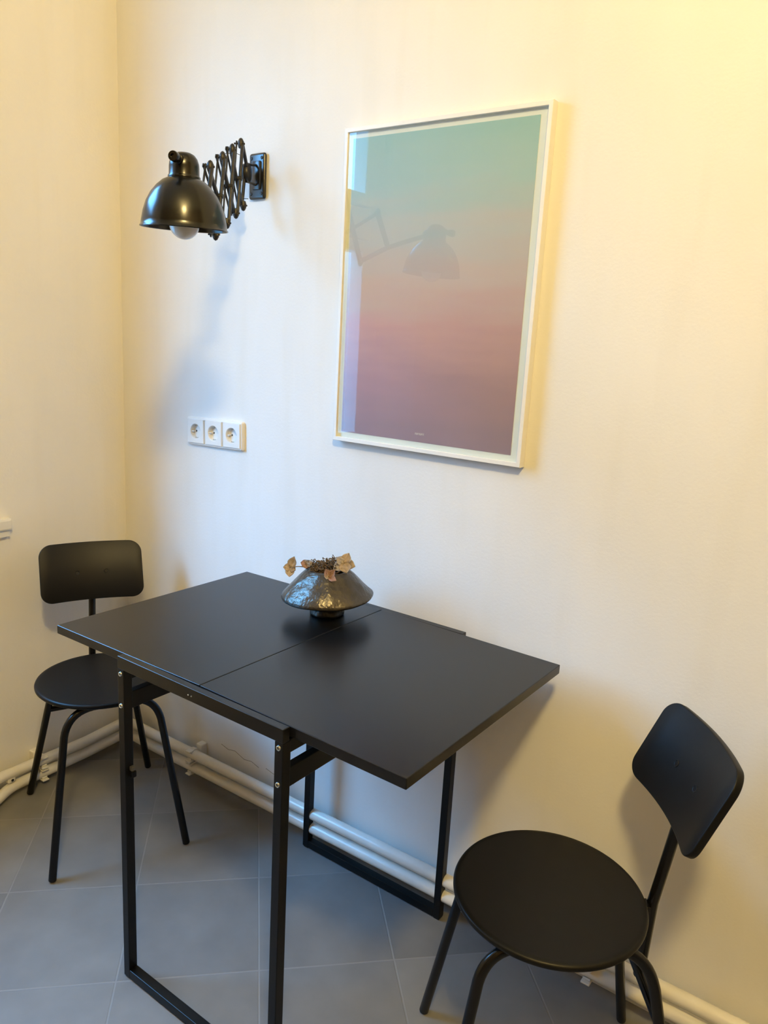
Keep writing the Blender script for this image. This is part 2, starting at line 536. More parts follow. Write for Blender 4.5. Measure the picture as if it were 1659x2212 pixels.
# ------------------------------------------------------------------ ceiling lamp that lights the room (above the photographer)
lamp = thing('ceiling_lamp', 'opal glass globe lamp hanging below the ceiling above the table side', 'lamp', (LAMP_POS.x, LAMP_POS.y, CZ))
gm = bpy.data.materials.new('lit_opal_globe'); gm.use_nodes = True
n_ = gm.node_tree.nodes; n_.clear()
em = n_.new('ShaderNodeEmission'); oo = n_.new('ShaderNodeOutputMaterial')
em.inputs['Color'].default_value = (*LAMP_COL, 1); em.inputs['Strength'].default_value = LAMP_POWER
gm.node_tree.links.new(em.outputs[0], oo.inputs['Surface'])
dz = LAMP_POS.z - CZ
prof = [(0.0, dz - 0.12)] + [(0.12 * math.sin(a), dz - 0.12 * math.cos(a)) for a in [math.pi * k / 16 for k in range(1, 15)]] + [(0.045, dz + 0.113)]
link('globe', lathe(prof, 32), gm, lamp, smooth=True)
link('rod', tube([(0, 0, 0.0), (0, 0, dz + 0.10)], 0.008), MT['frame_black'], lamp, smooth=True)
link('ceiling_rose', lathe([(0, -0.03), (0.03, -0.03), (0.055, -0.012), (0.06, 0)], 32), MT['frame_black'], lamp, smooth=True)

# ------------------------------------------------------------------ heating pipes along both walls
PR = 0.0155


def pipe_path(zc, zl, z_end, off, drop):
    y, x = WY - off, WX + off
    p = [(2.7, y, z_end + 0.01), (1.24, y, z_end), (x, y, zc), (x, 0.42, zl + 0.004)]
    if drop:
        p += [(x, 0.175, zl - 0.0), (x + 0.03, 0.10, 0.02), (x + 0.05, -1.9, 0.018)]
        return fillet(p, [0.3, 0.028, 0.3, 0.12, 0.1], 8)
    p += [(x, -1.9, zl)]
    return fillet(p, [0.3, 0.028, 0.3], 8)


up = link('heating_pipe', tube(pipe_path(0.088, 0.071, 0.112, 0.046, False), PR, 16), MT['pipe'], smooth=True)
tag(up, 'upper cream painted heating pipe running along the foot of both walls', 'pipe')
lowp = link('heating_pipe', tube(pipe_path(0.045, 0.031, 0.070, 0.046, True), PR, 16), MT['pipe'], smooth=True)
tag(lowp, 'lower cream painted heating pipe just above the floor tiles along both walls', 'pipe')
# box-shaped end piece on the upper pipe at the left
bm = bmesh.new()
add_box(bm, WX + 0.028, WX + 0.0585, 0.162, 0.186, 0.050, 0.072, bevel=0.004)
e_ = link('end_piece', bm, MT['pipe'], up)
bm = lathe([(0, 0), (0.004, 0), (0.004, 0.002), (0, 0.002)], 12, mtx=frame_to((WX + 0.0575, 0.175, 0.058), (1, 0, 0)))
link('screw', bm, MT['socket_hole'], e_)


def pipe_clip(at, along, zu, zl, label):
    """white double clip: wall block, two C-shaped jaws round the pipes"""
    a = Vector(along)                       # unit vector along the pipe
    w = Vector((0, 1, 0)) if abs(a.x) > 0.5 else Vector((-1, 0, 0))     # towards the wall
    t = thing('pipe_clip', label, 'pipe clip', at, 0, 'white double clips on the heating pipes')
    rot = Matrix((a, w, Vector((0, 0, 1)))).transposed().to_4x4()
    bm = bmesh.new()
    add_box(bm, -0.012, 0.012, 0.022, 0.046, zl - 0.012, zu + 0.024, bevel=0.003, mtx=rot)
    link('wall_block', bm, MT['pipe_clip'], t)
    for zc in (zu, zl):
        bm = bmesh.new()
        r0, r1 = PR + 0.0006, PR + 0.0045
        rings = []
        for k in range(19):
            ang = math.radians(118 - k * 13) + math.pi / 2 - math.pi / 2
            ang = math.radians(-150 + k * (300 / 18)) + 0.0
            c, s = math.cos(ang), math.sin(ang)
            rings.append([rot @ Vector((xx, rr * c, zc + rr * s)) for rr in (r0, r1) for xx in (-0.008, 0.008)])
        vv = [[bm.verts.new(p) for p in ring] for ring in rings]
        for A, B in zip(vv, vv[1:]):
            for i, j in ((0, 1), (1, 3), (3, 2), (2, 0)):
                bm.faces.new((A[i], A[j], B[j], B[i]))
        bm.faces.new((vv[0][0], vv[0][1], vv[0][3], vv[0][2])); bm.faces.new((vv[-1][0], vv[-1][1], vv[-1][3], vv[-1][2]))
        link('jaw', bm, MT['pipe_clip'], t)
        for sgn in (1, -1):
            bm = bmesh.new()
            add_box(bm, -0.010, 0.010, -0.024, -0.006, zc + sgn * 0.0165 - 0.002, zc + sgn * 0.0165 + 0.0025, bevel=0.0015, mtx=rot)
            link('lip', bm, MT['pipe_clip'], t)
    return t


pipe_clip((-0.235, WY - 0.046, 0), (1, 0, 0), 0.0925, 0.0495, 'pipe clip holding both pipes behind the table, near the room corner')
pipe_clip((WX + 0.046, 0.272, 0), (0, 1, 0), 0.0735, 0.0335, 'pipe clip on the left wall, half hidden behind a leg of the left chair')
pipe_clip((1.045, WY - 0.046, 0), (1, 0, 0), 0.1065, 0.066, 'pipe clip partly seen below the seat of the right chair')

# hairline cracks in the plaster above the pipe
for pts in ([(-0.16, 0.135), (-0.13, 0.128), (-0.10, 0.134), (-0.06, 0.121), (-0.03, 0.126), (0.0, 0.118)], [(0.03, 0.127), (0.06, 0.121), (0.075, 0.127), (0.11, 0.117), (0.14, 0.121)]):
    bm = bmesh.new()
    add_tube(bm, [(x, WY - 0.0002, z) for x, z in pts], 0.0008, 6)
    o = link('trim_%d' % (3 + len([1 for q in COL.objects if q.name.startswith('trim_')]) - 2), bm, MT['crack'])
    o['kind'] = 'structure'; o['label'] = 'hairline crack in the plaster just above the upper heating pipe'

# ------------------------------------------------------------------ folding table
tb = thing('folding_table', 'black folding table with two hinged leaves on a square tube frame', 'table', (0.455, 0.28, 0))
TL = Vector((0.455, 0.28, 0))


def tbox(x0, x1, y0, y1, z0, z1, bevel=0.0015, seg=2):
    return box(x0 - TL.x, x1 - TL.x, y0 - TL.y, y1 - TL.y, z0, z1, bevel=bevel, seg=seg)


HZ = 0.742
for (x0, x1, drop, s) in ((0.0, 0.4545, 0.0062, -1), (0.4558, 0.910, 0.0040, 1)):
    bm = tbox(x0, x1, 0.0, 0.559, HZ - 0.0195, HZ, bevel=0.0016, seg=3)
    for v in bm.verts:                      # each leaf hangs a few millimetres at its free end
        d = abs(v.co.x + TL.x - 0.455) / 0.455
        v.co.z -= drop * d
    link('leaf', bm, MT['laminate'], tb)
X0, X1 = 0.2345, 0.6769
LW = 0.0187
YF, YB = -0.0165, 0.577
RZ = 0.7395
link('rail', tbox(X0, X1, YF, -0.0008, RZ - 0.026, RZ, bevel=0.0014, seg=3), MT['laminate'], tb)
link('rail', tbox(X0, X1, 0.5598, YB, RZ - 0.026, RZ + 0.001, bevel=0.0010), MT['laminate'], tb)
k_ = 0
for (x0, x1) in ((X0, X0 + LW), (X1 - LW, X1)):
    for (y0, y1) in ((YF, YF + 0.020), (YB - 0.020, YB)):
        lg = link('leg', tbox(x0, x1, y0, y1, 0.004, RZ - 0.026, bevel=0.0012), MT['frame_black'], tb)
        bm = tbox(x0 + 0.002, x1 - 0.002, y0 + 0.002, y1 - 0.002, 0.0, 0.005, bevel=0.0008)
        link('foot_pad', bm, MT['frame_black'], lg)
        if y0 < 0:
            for zc in (0.7035, 0.636):
                xc = (x0 + x1) / 2
                bm = lathe([(0.0, 0.0012), (0.0030, 0.0012), (0.0034, 0.0024), (0.0044, 0.0018), (0.0050, 0.0)], 20, mtx=frame_to((xc - TL.x, y0 - TL.y, zc), (0, -1, 0)))
                link('bolt', bm, MT['zinc'], lg, smooth=True)
                bm = lathe([(0.0, 0.0014), (0.0028, 0.0014)], 6, mtx=frame_to((xc - TL.x, y0 - TL.y, zc), (0, -1, 0)))
                link('hex_socket', bm, MT['grey_plastic'], lg)
for (y0, y1) in ((YF, YF + 0.020), (YB - 0.020, YB)):
    link('foot_bar', tbox(X0 + LW, X1 - LW, y0, y1, 0.004, 0.024, bevel=0.0012), MT['frame_black'], tb)
for (x0, x1) in ((X0 + 0.001, X0 + LW - 0.001), (X1 - LW + 0.001, X1 - 0.001)):
    link('side_rail', tbox(x0, x1, YF + 0.020, YB - 0.020, 0.690, 0.7155, bevel=0.0012), MT['frame_black'], tb)
    link('stretcher', tbox(x0, x1, YF + 0.020, YB - 0.020, 0.6265, 0.6625, bevel=0.0012), MT['frame_black'], tb)
lt = link('latch', tbox(X0 + LW - 0.001, X0 + LW + 0.011, -0.008, 0.003, 0.480, 0.494, bevel=0.002), MT['frame_black'], tb)
link('latch_button', tbox(X0 + LW - 0.001, X0 + LW + 0.008, -0.007, 0.002, 0.493, 0.503, bevel=0.002), MT['grey_plastic'], lt)
bm = bmesh.new()
for xc in (0.4435, 0.452):
    add_lathe(bm, [(0, 0.001), (0.0012, 0.001), (0.0015, 0)], 10, mtx=frame_to((xc - TL.x, YF - TL.y, 0.725), (0, -1, 0)))
link('rail_pins', bm, MT['zinc'], tb)


# ------------------------------------------------------------------ chairs
def rounded_rect(w, h, r, n=8):
    pts = []
    for cx, cz, a0 in ((w - r, h - r, 0), (-w + r, h - r, 90), (-w + r, -h + r, 180), (w - r, -h + r, 270)):
        for k in range(n + 1):
            a = math.radians(a0 + 90 * k / n)
            pts.append((cx + r * math.cos(a), cz + r * math.sin(a)))
    return pts


def make_chair(label, loc, rotz, seat_c, seat_ab, plate, bends, group):
    """local axes: +x is where the sitter looks, +y the sitter's left"""
    t = thing('dining_chair', label, 'chair', loc, rotz, group)
    a, b = seat_ab
    sc = Vector(seat_c)
    # round plywood seat with a softened edge, slightly dished
    th, zt = 0.0125, 0.440
    prof = [(0.0, -0.004), (0.45, -0.0035), (0.75, -0.0018), (0.93, -0.0004), (0.972, 0.0), (0.99, -0.0015), (1.0, -0.005), (0.998, -0.009), (0.985, -0.0115), (0.96, -th), (0.0, -th)]
    bm = lathe(prof, 96)
    for v in bm.verts:
        v.co.x *= b; v.co.y *= a
        v.co += Vector((sc.x, sc.y, zt))
    link('seat', bm, MT['chair_wood'], t, smooth=True, angle=60)
    # curved rounded-rectangle backrest
    pd_, pz_, tilt, py, pyaw = plate
    pw, ph, sag, thk = 0.138, 0.0825, 0.0195, 0.0145
    bm = bmesh.new()

    def put(u, v, d):
        x = -pd_ - v * math.sin(tilt) + sag * (u / pw) ** 2 - d * math.cos(tilt)
        z = pz_ + v * math.cos(tilt) - d * math.sin(tilt)
        p = Vector((x, u, z))
        q = Matrix.Rotation(pyaw, 3, 'Z') @ (p - Vector((-pd_, 0, 0))) + Vector((-pd_, py, 0))
        return q
    bev, rc = 0.0022, 0.033
    us = [-1 + 2 * k / 20 for k in range(21)]

    def loop(ins):
        w_, h_, r2 = pw - ins, ph - ins, rc - ins
        top = []
        for k in range(10):
            a_ = math.pi - (math.pi / 2) * k / 10
            top.append((-w_ + r2 + r2 * math.cos(a_), h_ - r2 + r2 * math.sin(a_)))
        top += [(uu * (w_ - r2), h_) for uu in us]
        top += [(-x_, v_) for x_, v_ in top[:10][::-1]]
        return top, [(x_, -v_) for x_, v_ in top]
    rings = []
    for d, ins in [(0.0, bev), (bev * 0.3, bev * 0.3), (bev, 0.0), (thk - bev, 0.0), (thk - bev * 0.3, bev * 0.3), (thk, bev)]:
        tp, bt = loop(ins)
        rings.append(([bm.verts.new(put(u, v, d)) for u, v in tp], [bm.verts.new(put(u, v, d)) for u, v in bt]))
    for A, B in zip(rings, rings[1:]):
        la, lb = A[0] + A[1][::-1], B[0] + B[1][::-1]
        for k in range(len(la)):
            bm.faces.new((la[k], la[(k + 1) % len(la)], lb[(k + 1) % len(la)], lb[k]))
    for tp, bt in (rings[0], rings[-1]):
        for k in range(len(tp) - 1):
            bm.faces.new((tp[k], tp[k + 1], bt[k + 1], bt[k]))
    br = link('backrest', bm, MT['chair_wood'], t, smooth=True, angle=60)
    for u in (-0.0395, 0.0395):
        p = put(u, -0.005, -0.0002); q = put(u, -0.005, -0.01)
        bm = lathe([(0.0, 0.0), (0.0046, 0.0), (0.0052, 0.0006), (0.0062, 0.0007), (0.0066, 0.0)], 20, mtx=frame_to(p, q - p))
        link('screw_cap', bm, MT['chair_wood'], br, smooth=True)
    # tubular frame
    rr = 0.0098
    ZT = 0.4165
    f, r_ = 0.118, -0.150
    FF, RF, FW = (0.196, -0.232, 0.170) if bends == 'front' else (0.187, -0.230, 0.167)
    lf, lr_ = 0.112, 0.095

    def leg(pts, rads):
        bm = tube(fillet(pts, rads, 10), rr, 16, round_start=True)
        return link('leg', bm, MT['chair_tube'], t, smooth=True)
    if bends == 'front':
        for s in (1, -1):
            leg([(FF, s * FW, 0.0), (f, s * lf, ZT), (f, 0.0, ZT)], [0.075])
            leg([(RF, s * 0.173, 0.0), (r_, s * lr_, ZT + 0.009)], [])
    else:
        for s in (1, -1):
            leg([(FF, s * FW, 0.0), (f + 0.003, s * lf, ZT), (-0.02, s * (lf + lr_) / 2, ZT)], [0.075])
            leg([(RF, s * 0.173, 0.0), (r_, s * lr_, ZT), (-0.02, s * (lf + lr_) / 2, ZT)], [0.085])
    zc = 0.288
    k = zc / ZT
    yc = 0.173 + (lr_ - 0.173) * k; xc = RF + (r_ - RF) * k
    link('crossbar', tube([(xc, -yc, zc), (xc, yc, zc)], 0.0085, 14), MT['chair_tube'], t, smooth=True)
    # single back post welded to the crossbar, kinked behind the seat
    back = put(0, 0.02, thk + 0.0085)
    back2 = put(0, -0.055, thk + 0.012)
    post = fillet([(xc - 0.004, 0.0, zc - 0.018), (-0.186, py * 0.4, 0.425), (back2.x, back2.y, back2.z), (back.x, back.y, back.z)], [0.035, 0.1], 8)
    link('back_post', tube(post, 0.0098, 16, round_start=True, round_end=True), MT['chair_tube'], t, smooth=True)
    for z_ in (ZT - 0.002,):
        bm = bmesh.new()
        add_box(bm, -0.178, -0.14, -0.012, 0.012, z_ - 0.002, z_ + 0.010, bevel=0.001)
        link('seat_bracket', bm, MT['chair_tube'], t)
    return t


GROUP = 'matching black dining chairs at the folding table'
make_chair('black dining chair standing in the room corner, left of the table', (-0.2586, 0.282, 0), -0.4104, (0, 0, 0), (0.1705, 0.1715), (0.2049, 0.6812, 0.359, 0.0147, -0.0716), 'front', GROUP)
make_chair('black dining chair in the right foreground, its backrest facing the table', (1.0391, 0.2871, 0), 3.7564, (0, 0, 0), (0.1735, 0.168), (0.215, 0.6762, 0.4174, -0.0067, 0.0313), 'side', GROUP)

# ------------------------------------------------------------------ vase with dried hydrangea
VC = Vector((0.377, 0.449, HZ - 0.0003))


def wob(r, z, a):
    k = noise.noise(Vector((math.cos(a) * 1.3, math.sin(a) * 1.3, z * 18)))
    k2 = noise.noise(Vector((math.cos(a) * 4 + 7, math.sin(a) * 4, z * 60)))
    return r * (1 + 0.022 * k + 0.010 * k2), z + 0.0035 * noise.noise(Vector((math.cos(a) * 1.1 + 3, math.sin(a) * 1.1, 2.0))) * min(1, r / 0.06) + 0.06 * r * math.cos(a - 0.627) * max(0.0, 1 - abs(z - 0.045) / 0.04)


prof = [(0.0, 0.0), (0.036, 0.0), (0.040, 0.002), (0.0405, 0.007), (0.0385, 0.013), (0.041, 0.020), (0.052, 0.027), (0.075, 0.034), (0.096, 0.039), (0.1045, 0.042), (0.1065, 0.046), (0.1045, 0.051), (0.095, 0.061), (0.083, 0.074), (0.071, 0.087), (0.059, 0.099), (0.050, 0.1065), (0.0462, 0.1085), (0.043, 0.108), (0.0425, 0.104), (0.055, 0.092), (0.082, 0.066), (0.092, 0.05), (0.06, 0.035), (0.0, 0.02)]
vase = link('vase', lathe(prof, 72, wob), MT['vase'], smooth=True, angle=70)
vase.location = VC
tag(vase, 'dark bronze hand-formed vase with a wide flared body, standing on the black table', 'vase')

hy = thing('dried_hydrangea', 'dried beige hydrangea flowers and brown twigs in the dark vase', 'dried flowers', VC + Vector((0, 0, 0.02)))
HB = VC + Vector((0, 0, 0.02))


def petal_bm(c, out, nrm, L, Wd, cup, curl=0.0, seed=0):
    """one veined, rounded petal growing from c along out, facing nrm"""
    out = Vector(out).normalized(); nrm = Vector(nrm)
    nrm = (nrm - out * nrm.dot(out)).normalized(); side = nrm.cross(out)
    bm = bmesh.new()
    NU, NV = 10, 12
    grid = []
    for i in range(NU + 1):
        u = i / NU
        w = Wd * (math.sin(math.pi * (0.13 + 0.80 * u)) ** 0.85) * (1 - 0.75 * u ** 5)
        row = []
        for j in range(NV + 1):
            v = j / NV * 2 - 1
            rz = 0.0024 * noise.noise(Vector((u * 4 + seed, v * 3, seed * 1.7)))
            h = cup * (v * v) * w * 0.6 + curl * L * u * u + rz + 0.00045 * math.cos(v * 11) * min(1, u * 3)
            row.append(bm.verts.new(Vector(c) + out * (L * u) + side * (w * v) + nrm * h))
        grid.append(row)
    for A, B in zip(grid, grid[1:]):
        for j in range(NV):
            bm.faces.new((A[j], A[j + 1], B[j + 1], B[j]))
    r = bmesh.ops.solidify(bm, geom=list(bm.faces), thickness=0.0005)
    return bm


camd = (Vector((1.46, -0.87, 1.367)) - HB).normalized()
cx_ = Vector(R[0]); cu_ = -Vector(R[1])


def bloom(center, petals, base, seed):
    """petals: list of (angle in degrees as seen from the camera, length, width, material, tilt towards camera, cup, curl)"""
    c = Vector(center) - HB
    bmv = bmesh.new()
    add_tube(bmv, fillet([Vector(base) - HB, (Vector(base) - HB) * 0.4 + c * 0.6 + Vector((0, 0, 0.004)), c - camd * 0.001], [0.05], 6), 0.0011, 8)
    st = link('flower_stem', bmv, MT['stem'], hy, smooth=True)
    bmv = bmesh.new()
    add_lathe(bmv, [(0, -0.0012), (0.0012, 0), (0, 0.0012)], 8, mtx=Matrix.Translation(c + camd * 0.0035))
    link('flower_eye', bmv, MT['twig'], st, smooth=True)
    for k, (ang, L, Wd, m, tilt, cup, curl) in enumerate(petals):
        a = math.radians(ang)
        d = cx_ * math.cos(a) + cu_ * math.sin(a) + camd * tilt
        o = link('petal', petal_bm(c + camd * 0.0006 * k, d, camd + Vector((0, 0, 0.25)), L, Wd, cup, curl, seed + k * 1.3), MT[m], st, smooth=True, angle=70)


rimc = VC + Vector((0, 0, 0.107))
bloom((0.4148, 0.457, 0.8698), [(64, 0.026, 0.0120, 'petal', 0.1, 0.25, 0.1), (150, 0.023, 0.011, 'petal_pale', 0.2, 0.3, 0.1), (212, 0.029, 0.0125, 'petal_pale', 0.3, 0.25, -0.1), (283, 0.025, 0.0155, 'petal', 0.55, 0.3, -0.15), (345, 0.027, 0.0125, 'petal', -0.1, 0.3, -0.2)], rimc + Vector((0.01, 0.0, 0.0)), 1)
bloom((0.3253, 0.375, 0.8563), [(68, 0.028, 0.0105, 'petal', 0.1, 0.4, 0.15), (180, 0.016, 0.009, 'petal', 0.2, 0.4, 0.2), (266, 0.022, 0.0105, 'petal', 0.3, 0.3, 0.1), (330, 0.014, 0.008, 'petal', 0.0, 0.4, 0.2)], rimc + Vector((-0.034, -0.024, 0.0)), 11)
bloom((0.4115, 0.4080, 0.8465), [(112, 0.021, 0.0085, 'petal_pink', 0.25, 0.7, 0.1), (48, 0.023, 0.0085, 'petal_pink', 0.2, 0.6, 0.1), (-28, 0.021, 0.0075, 'petal_pink', 0.4, 0.5, 0.1), (172, 0.011, 0.006, 'petal_pale', 0.3, 0.3, 0.1)], rimc + Vector((0.006, -0.02, 0.004)), 21)
bloom((0.3475, 0.4030, 0.8630), [(165, 0.014, 0.009, 'petal_pink', 0.3, 0.6, 0.3), (55, 0.015, 0.0095, 'petal_pale', 0.5, 0.5, 0.2), (12, 0.018, 0.008, 'petal', 0.2, 0.5, 0.3), (270, 0.011, 0.007, 'petal_pink', 0.4, 0.4, 0.2)], rimc + Vector((-0.026, -0.02, 0.0)), 31)
# leaf-like bract behind, and the brown tangle of dried twigs in the mouth
bm = petal_bm(rimc + Vector((0.012, 0.012, 0.004)) - HB, Vector((0.55, 0.3, 0.5)), camd, 0.038, 0.006, 0.3, 0.0, 3)
link('dried_leaf', bm, MT['stem'], hy, smooth=True)
bm = bmesh.new()
rnd = random.Random(3)
base_dir = cx_ * 1.0
for i in range(520):
    u = rnd.uniform(-0.042, 0.022)
    dep = rnd.uniform(-0.026, 0.026)
    c = rimc - HB + cx_ * u + Vector((-0.58, 0.81, 0)) * dep
    top = (0.014 + 0.014 * (u + 0.042) / 0.064) * (1 - (dep / 0.032) ** 2)
    p0 = c + Vector((0, 0, rnd.uniform(-0.012, top)))
    d = Vector((rnd.uniform(-1, 1), rnd.uniform(-1, 1), rnd.uniform(-0.2, 0.9))).normalized()
    p1 = p0 + d * rnd.uniform(0.004, 0.008)
    p2 = p1 + (d + Vector((rnd.uniform(-1, 1), rnd.uniform(-1, 1), rnd.uniform(-.4, 0.8)))).normalized() * rnd.uniform(0.003, 0.006)
    add_tube(bm, [p0, p1, p2], [0.0009, 0.0008, 0.0015], 5)
tw = link('twig_cluster', bm, MT['twig'], hy)
tw['kind'] = 'stuff'

# ------------------------------------------------------------------ triple wall socket
so = thing('triple_socket', 'white triple power socket on the wall above the table', 'socket', (-0.1915, WY, 1.0875))
SX, SZ, DY = 0.1140, 0.0405, 0.0135
tl = Matrix.Rotation(math.radians(-1.6), 4, 'Y')
bm = bmesh.new()
sec = [(0.0, 0.0), (0.0, -0.006), (0.0016, -0.0092), (0.0048, -0.0105), (0.0068, -0.0105), (0.0068, -0.0004)]
rings = []
cr_ = 0.007
for (qx, qz, a0) in ((1, 1, 0), (-1, 1, 90), (-1, -1, 180), (1, -1, 270)):
    for k in range(7):
        a = math.radians(a0 + 15 * k)
        ring = []
        for ins, y in sec:
            r2 = max(cr_ - ins, 0.0006)
            ox, oz = SX - max(ins, 0) - r2, SZ - max(ins, 0) - r2
            ring.append(bm.verts.new(tl @ Vector((qx * ox + r2 * math.cos(a), y, qz * oz + r2 * math.sin(a)))))
        rings.append(ring)
for i in range(len(rings)):
    A, B = rings[i], rings[(i + 1) % len(rings)]
    for k in range(len(sec) - 1):
        bm.faces.new((A[k], A[k + 1], B[k + 1], B[k]))
bm.faces.new([r[-1] for r in rings])
link('surround', bm, MT['socket'], so, smooth=True, angle=50)
for i in (-1, 0, 1):
    cx = i * 0.0735
    bm = bmesh.new()
    hw, hh, rr, nn = 0.0335, 0.0335, 0.0205, 48
    y = -DY
    # square face with a round well
    sq = []
    for k in range(nn):
        a = 2 * math.pi * k / nn
        c, s = math.cos(a), math.sin(a)
        m_ = max(abs(c), abs(s)); q = 0.93
        e = 1 / m_
        sq.append((c * e * hw, s * e * hh))
    layers = [(-0.0006, 1.0, None), (y + 0.001, 1.0, None), (y, 0.975, None)]
    rings = [[bm.verts.new((cx + px * k_, yy, pz * k_)) for px, pz in sq] for yy, k_, _ in layers]
    for (yy, r2) in ((y, rr + 0.0016), (y + 0.0012, rr), (y + 0.0125, rr - 0.001), (y + 0.013, 0.006)):
        rings.append([bm.verts.new((cx + r2 * math.cos(2 * math.pi * k / nn), yy, r2 * math.sin(2 * math.pi * k / nn))) for k in range(nn)])
    for A, B in zip(rings, rings[1:]):
        for k in range(nn):
            bm.faces.new((A[k], A[(k + 1) % nn], B[(k + 1) % nn], B[k]))
    bm.faces.new(rings[-1])
    for v in bm.verts: v.co = tl @ v.co
    sk = link('socket', bm, MT['socket'], so, smooth=True, angle=35)
    for s in (-1, 1):
        bm = lathe([(0, 0.0003), (0.0027, 0.0003), (0.0027, 0)], 14, mtx=tl @ frame_to((cx + s * 0.0095, y + 0.0130, 0), (0, -1, 0)))
        link('pin_hole', bm, MT['socket_hole'], sk)
        bm = bmesh.new()
        add_tube(bm, [(cx - 0.002, y + 0.011, s * 0.0183), (cx - 0.002, y + 0.002, s * 0.0175), (cx, y + 0.001, s * 0.0160), (cx + 0.002, y + 0.002, s * 0.0175), (cx + 0.002, y + 0.011, s * 0.0183)], 0.0007, 6)
        for v in bm.verts: v.co = tl @ v.co
        link('earth_clip', bm, MT['brass'], sk)
    for s in (-1, 1):
        bm = bmesh.new()
        add_box(bm, cx + s * (rr - 0.00475) - 0.00425, cx + s * (rr - 0.00475) + 0.00425, y + 0.004, y + 0.0128, -0.0012, 0.0012, mtx=tl)
        link('guide_rib', bm, MT['socket'], sk)

# ------------------------------------------------------------------ framed print
PX0, PX1, PZ0, PZ1 = 0.2505, 0.7595, 1.1225, 1.8325
fr = thing('framed_print', 'large white framed print fading from teal to mauve behind glass', 'picture', ((PX0 + PX1) / 2, WY, PZ0))
FL = Vector(((PX0 + PX1) / 2, WY, PZ0))
bw, fy = 0.0095, WY - 0.0215


def fl(p): return Vector(p) - FL


bm = bmesh.new()
sec = [(0.0, WY - 0.001), (0.0, fy + 0.0008), (0.0008, fy), (bw - 0.0008, fy), (bw, fy + 0.0008), (bw, WY - 0.008), (bw, WY - 0.001)]
rings = []
for (sx_, sz_) in ((0, 0), (1, 0), (1, 1), (0, 1)):
    ring = []
    for (ins, y) in sec:
        x = PX0 + ins if sx_ == 0 else PX1 - ins
        z = PZ0 + ins if sz_ == 0 else PZ1 - ins
        ring.append(bm.verts.new(fl((x, y, z))))
    rings.append(ring)
for i in range(4):
    A, B = rings[i], rings[(i + 1) % 4]
    for k in range(len(sec)):
        j = (k + 1) % len(sec)
        bm.faces.new((A[k], A[j], B[j], B[k]))
link('frame', bm, MT['picture_frame'], fr)
PY = WY - 0.0125
ix0, ix1, iz0, iz1 = PX0 + bw - 0.001, PX1 - bw + 0.001, PZ0 + bw - 0.001, PZ1 - bw + 0.001


def panel(x0, x1, z0, z1, y0, y1):
    p, q = fl((x0, y0, z0)), fl((x1, y1, z1))
    return box(p.x, q.x, p.y, q.y, p.z, q.z)


pp = link('paper', panel(ix0, ix1, iz0, iz1, PY, PY + 0.004), MT['paper'], fr)
qx0, qx1, qz0, qz1 = 0.270, 0.7315, 1.145, 1.8105
a_, b_ = fl((qx0, 0, qz0)), fl((qx1, 0, qz1))
MT['poster'] = poster_material(a_.x, b_.x, a_.z, b_.z)
im = link('printed_image', panel(qx0, qx1, qz0, qz1, PY - 0.0006, PY - 0.0001), MT['poster'], pp)
# tiny pale line of lettering low on the print (too small to read in the photograph)
bm = bmesh.new()
gx = 0.4865
for k, w in enumerate((0.0028, 0.0024, 0.0026, 0.0028, 0.0028, 0.0026, 0.0030)):
    zz = 1.1615
    h = 0.0042
    for (u0, u1, v0, v1) in (((0, .25, 0, 1), (.75, 1, 0, 1), (0, 1, .8, 1)), ((0, .3, 0, 1), (0, 1, 0, .2), (.7, 1, 0, 1)), ((0, .3, 0, 1), (0, 1, .8, 1), (0, .8, .4, .6)))[k % 3]:
        p, q = fl((gx + u0 * w, PY - 0.0009, zz + v0 * h)), fl((gx + u1 * w, PY - 0.0007, zz + v1 * h))
        add_box(bm, p.x, q.x, p.y, q.y, p.z, q.z)
    gx += w + 0.0008
link('lettering', bm, MT['print_ink'], pp)
link('glazing', panel(ix0, ix1, iz0, iz1, PY - 0.0055, PY - 0.0035), MT['glass'], fr)

# ------------------------------------------------------------------ scissor wall lamp
PIV = Vector((-0.04, 0.575, 0.0))
U = Vector((0.53609865, -0.84415534, 0.0))
NV = Vector((0.84415534, 0.53609865, 0.0))
ZP = 1.755
wlmp = thing('scissor_lamp', 'black enamel scissor arm wall lamp left of the framed print', 'lamp', (-0.04, WY, ZP))
LO = Vector((-0.04, WY, ZP))


def P(s, z, d=0.0):
    return PIV + U * s + NV * d + Vector((0, 0, z)) - LO


# wall plate with four screws
bm = bmesh.new()
add_box(bm, -0.028, 0.028, -0.011, 0.0, -0.0555, 0.0535, bevel=0.0065, seg=4)
wp = link('wall_plate', bm, MT['lamp_plate'], wlmp, smooth=True, angle=50)
for sx_ in (-0.018, 0.018):
    for sz_ in (-0.043, 0.041):
        bm = lathe([(0, 0.0012), (0.0032, 0.0016), (0.0040, 0.0006), (0.0042, 0)], 16, mtx=frame_to((sx_, -0.0110, sz_), (0, -1, 0)))
        link('screw', bm, MT['lamp_iron'], wp, smooth=True)
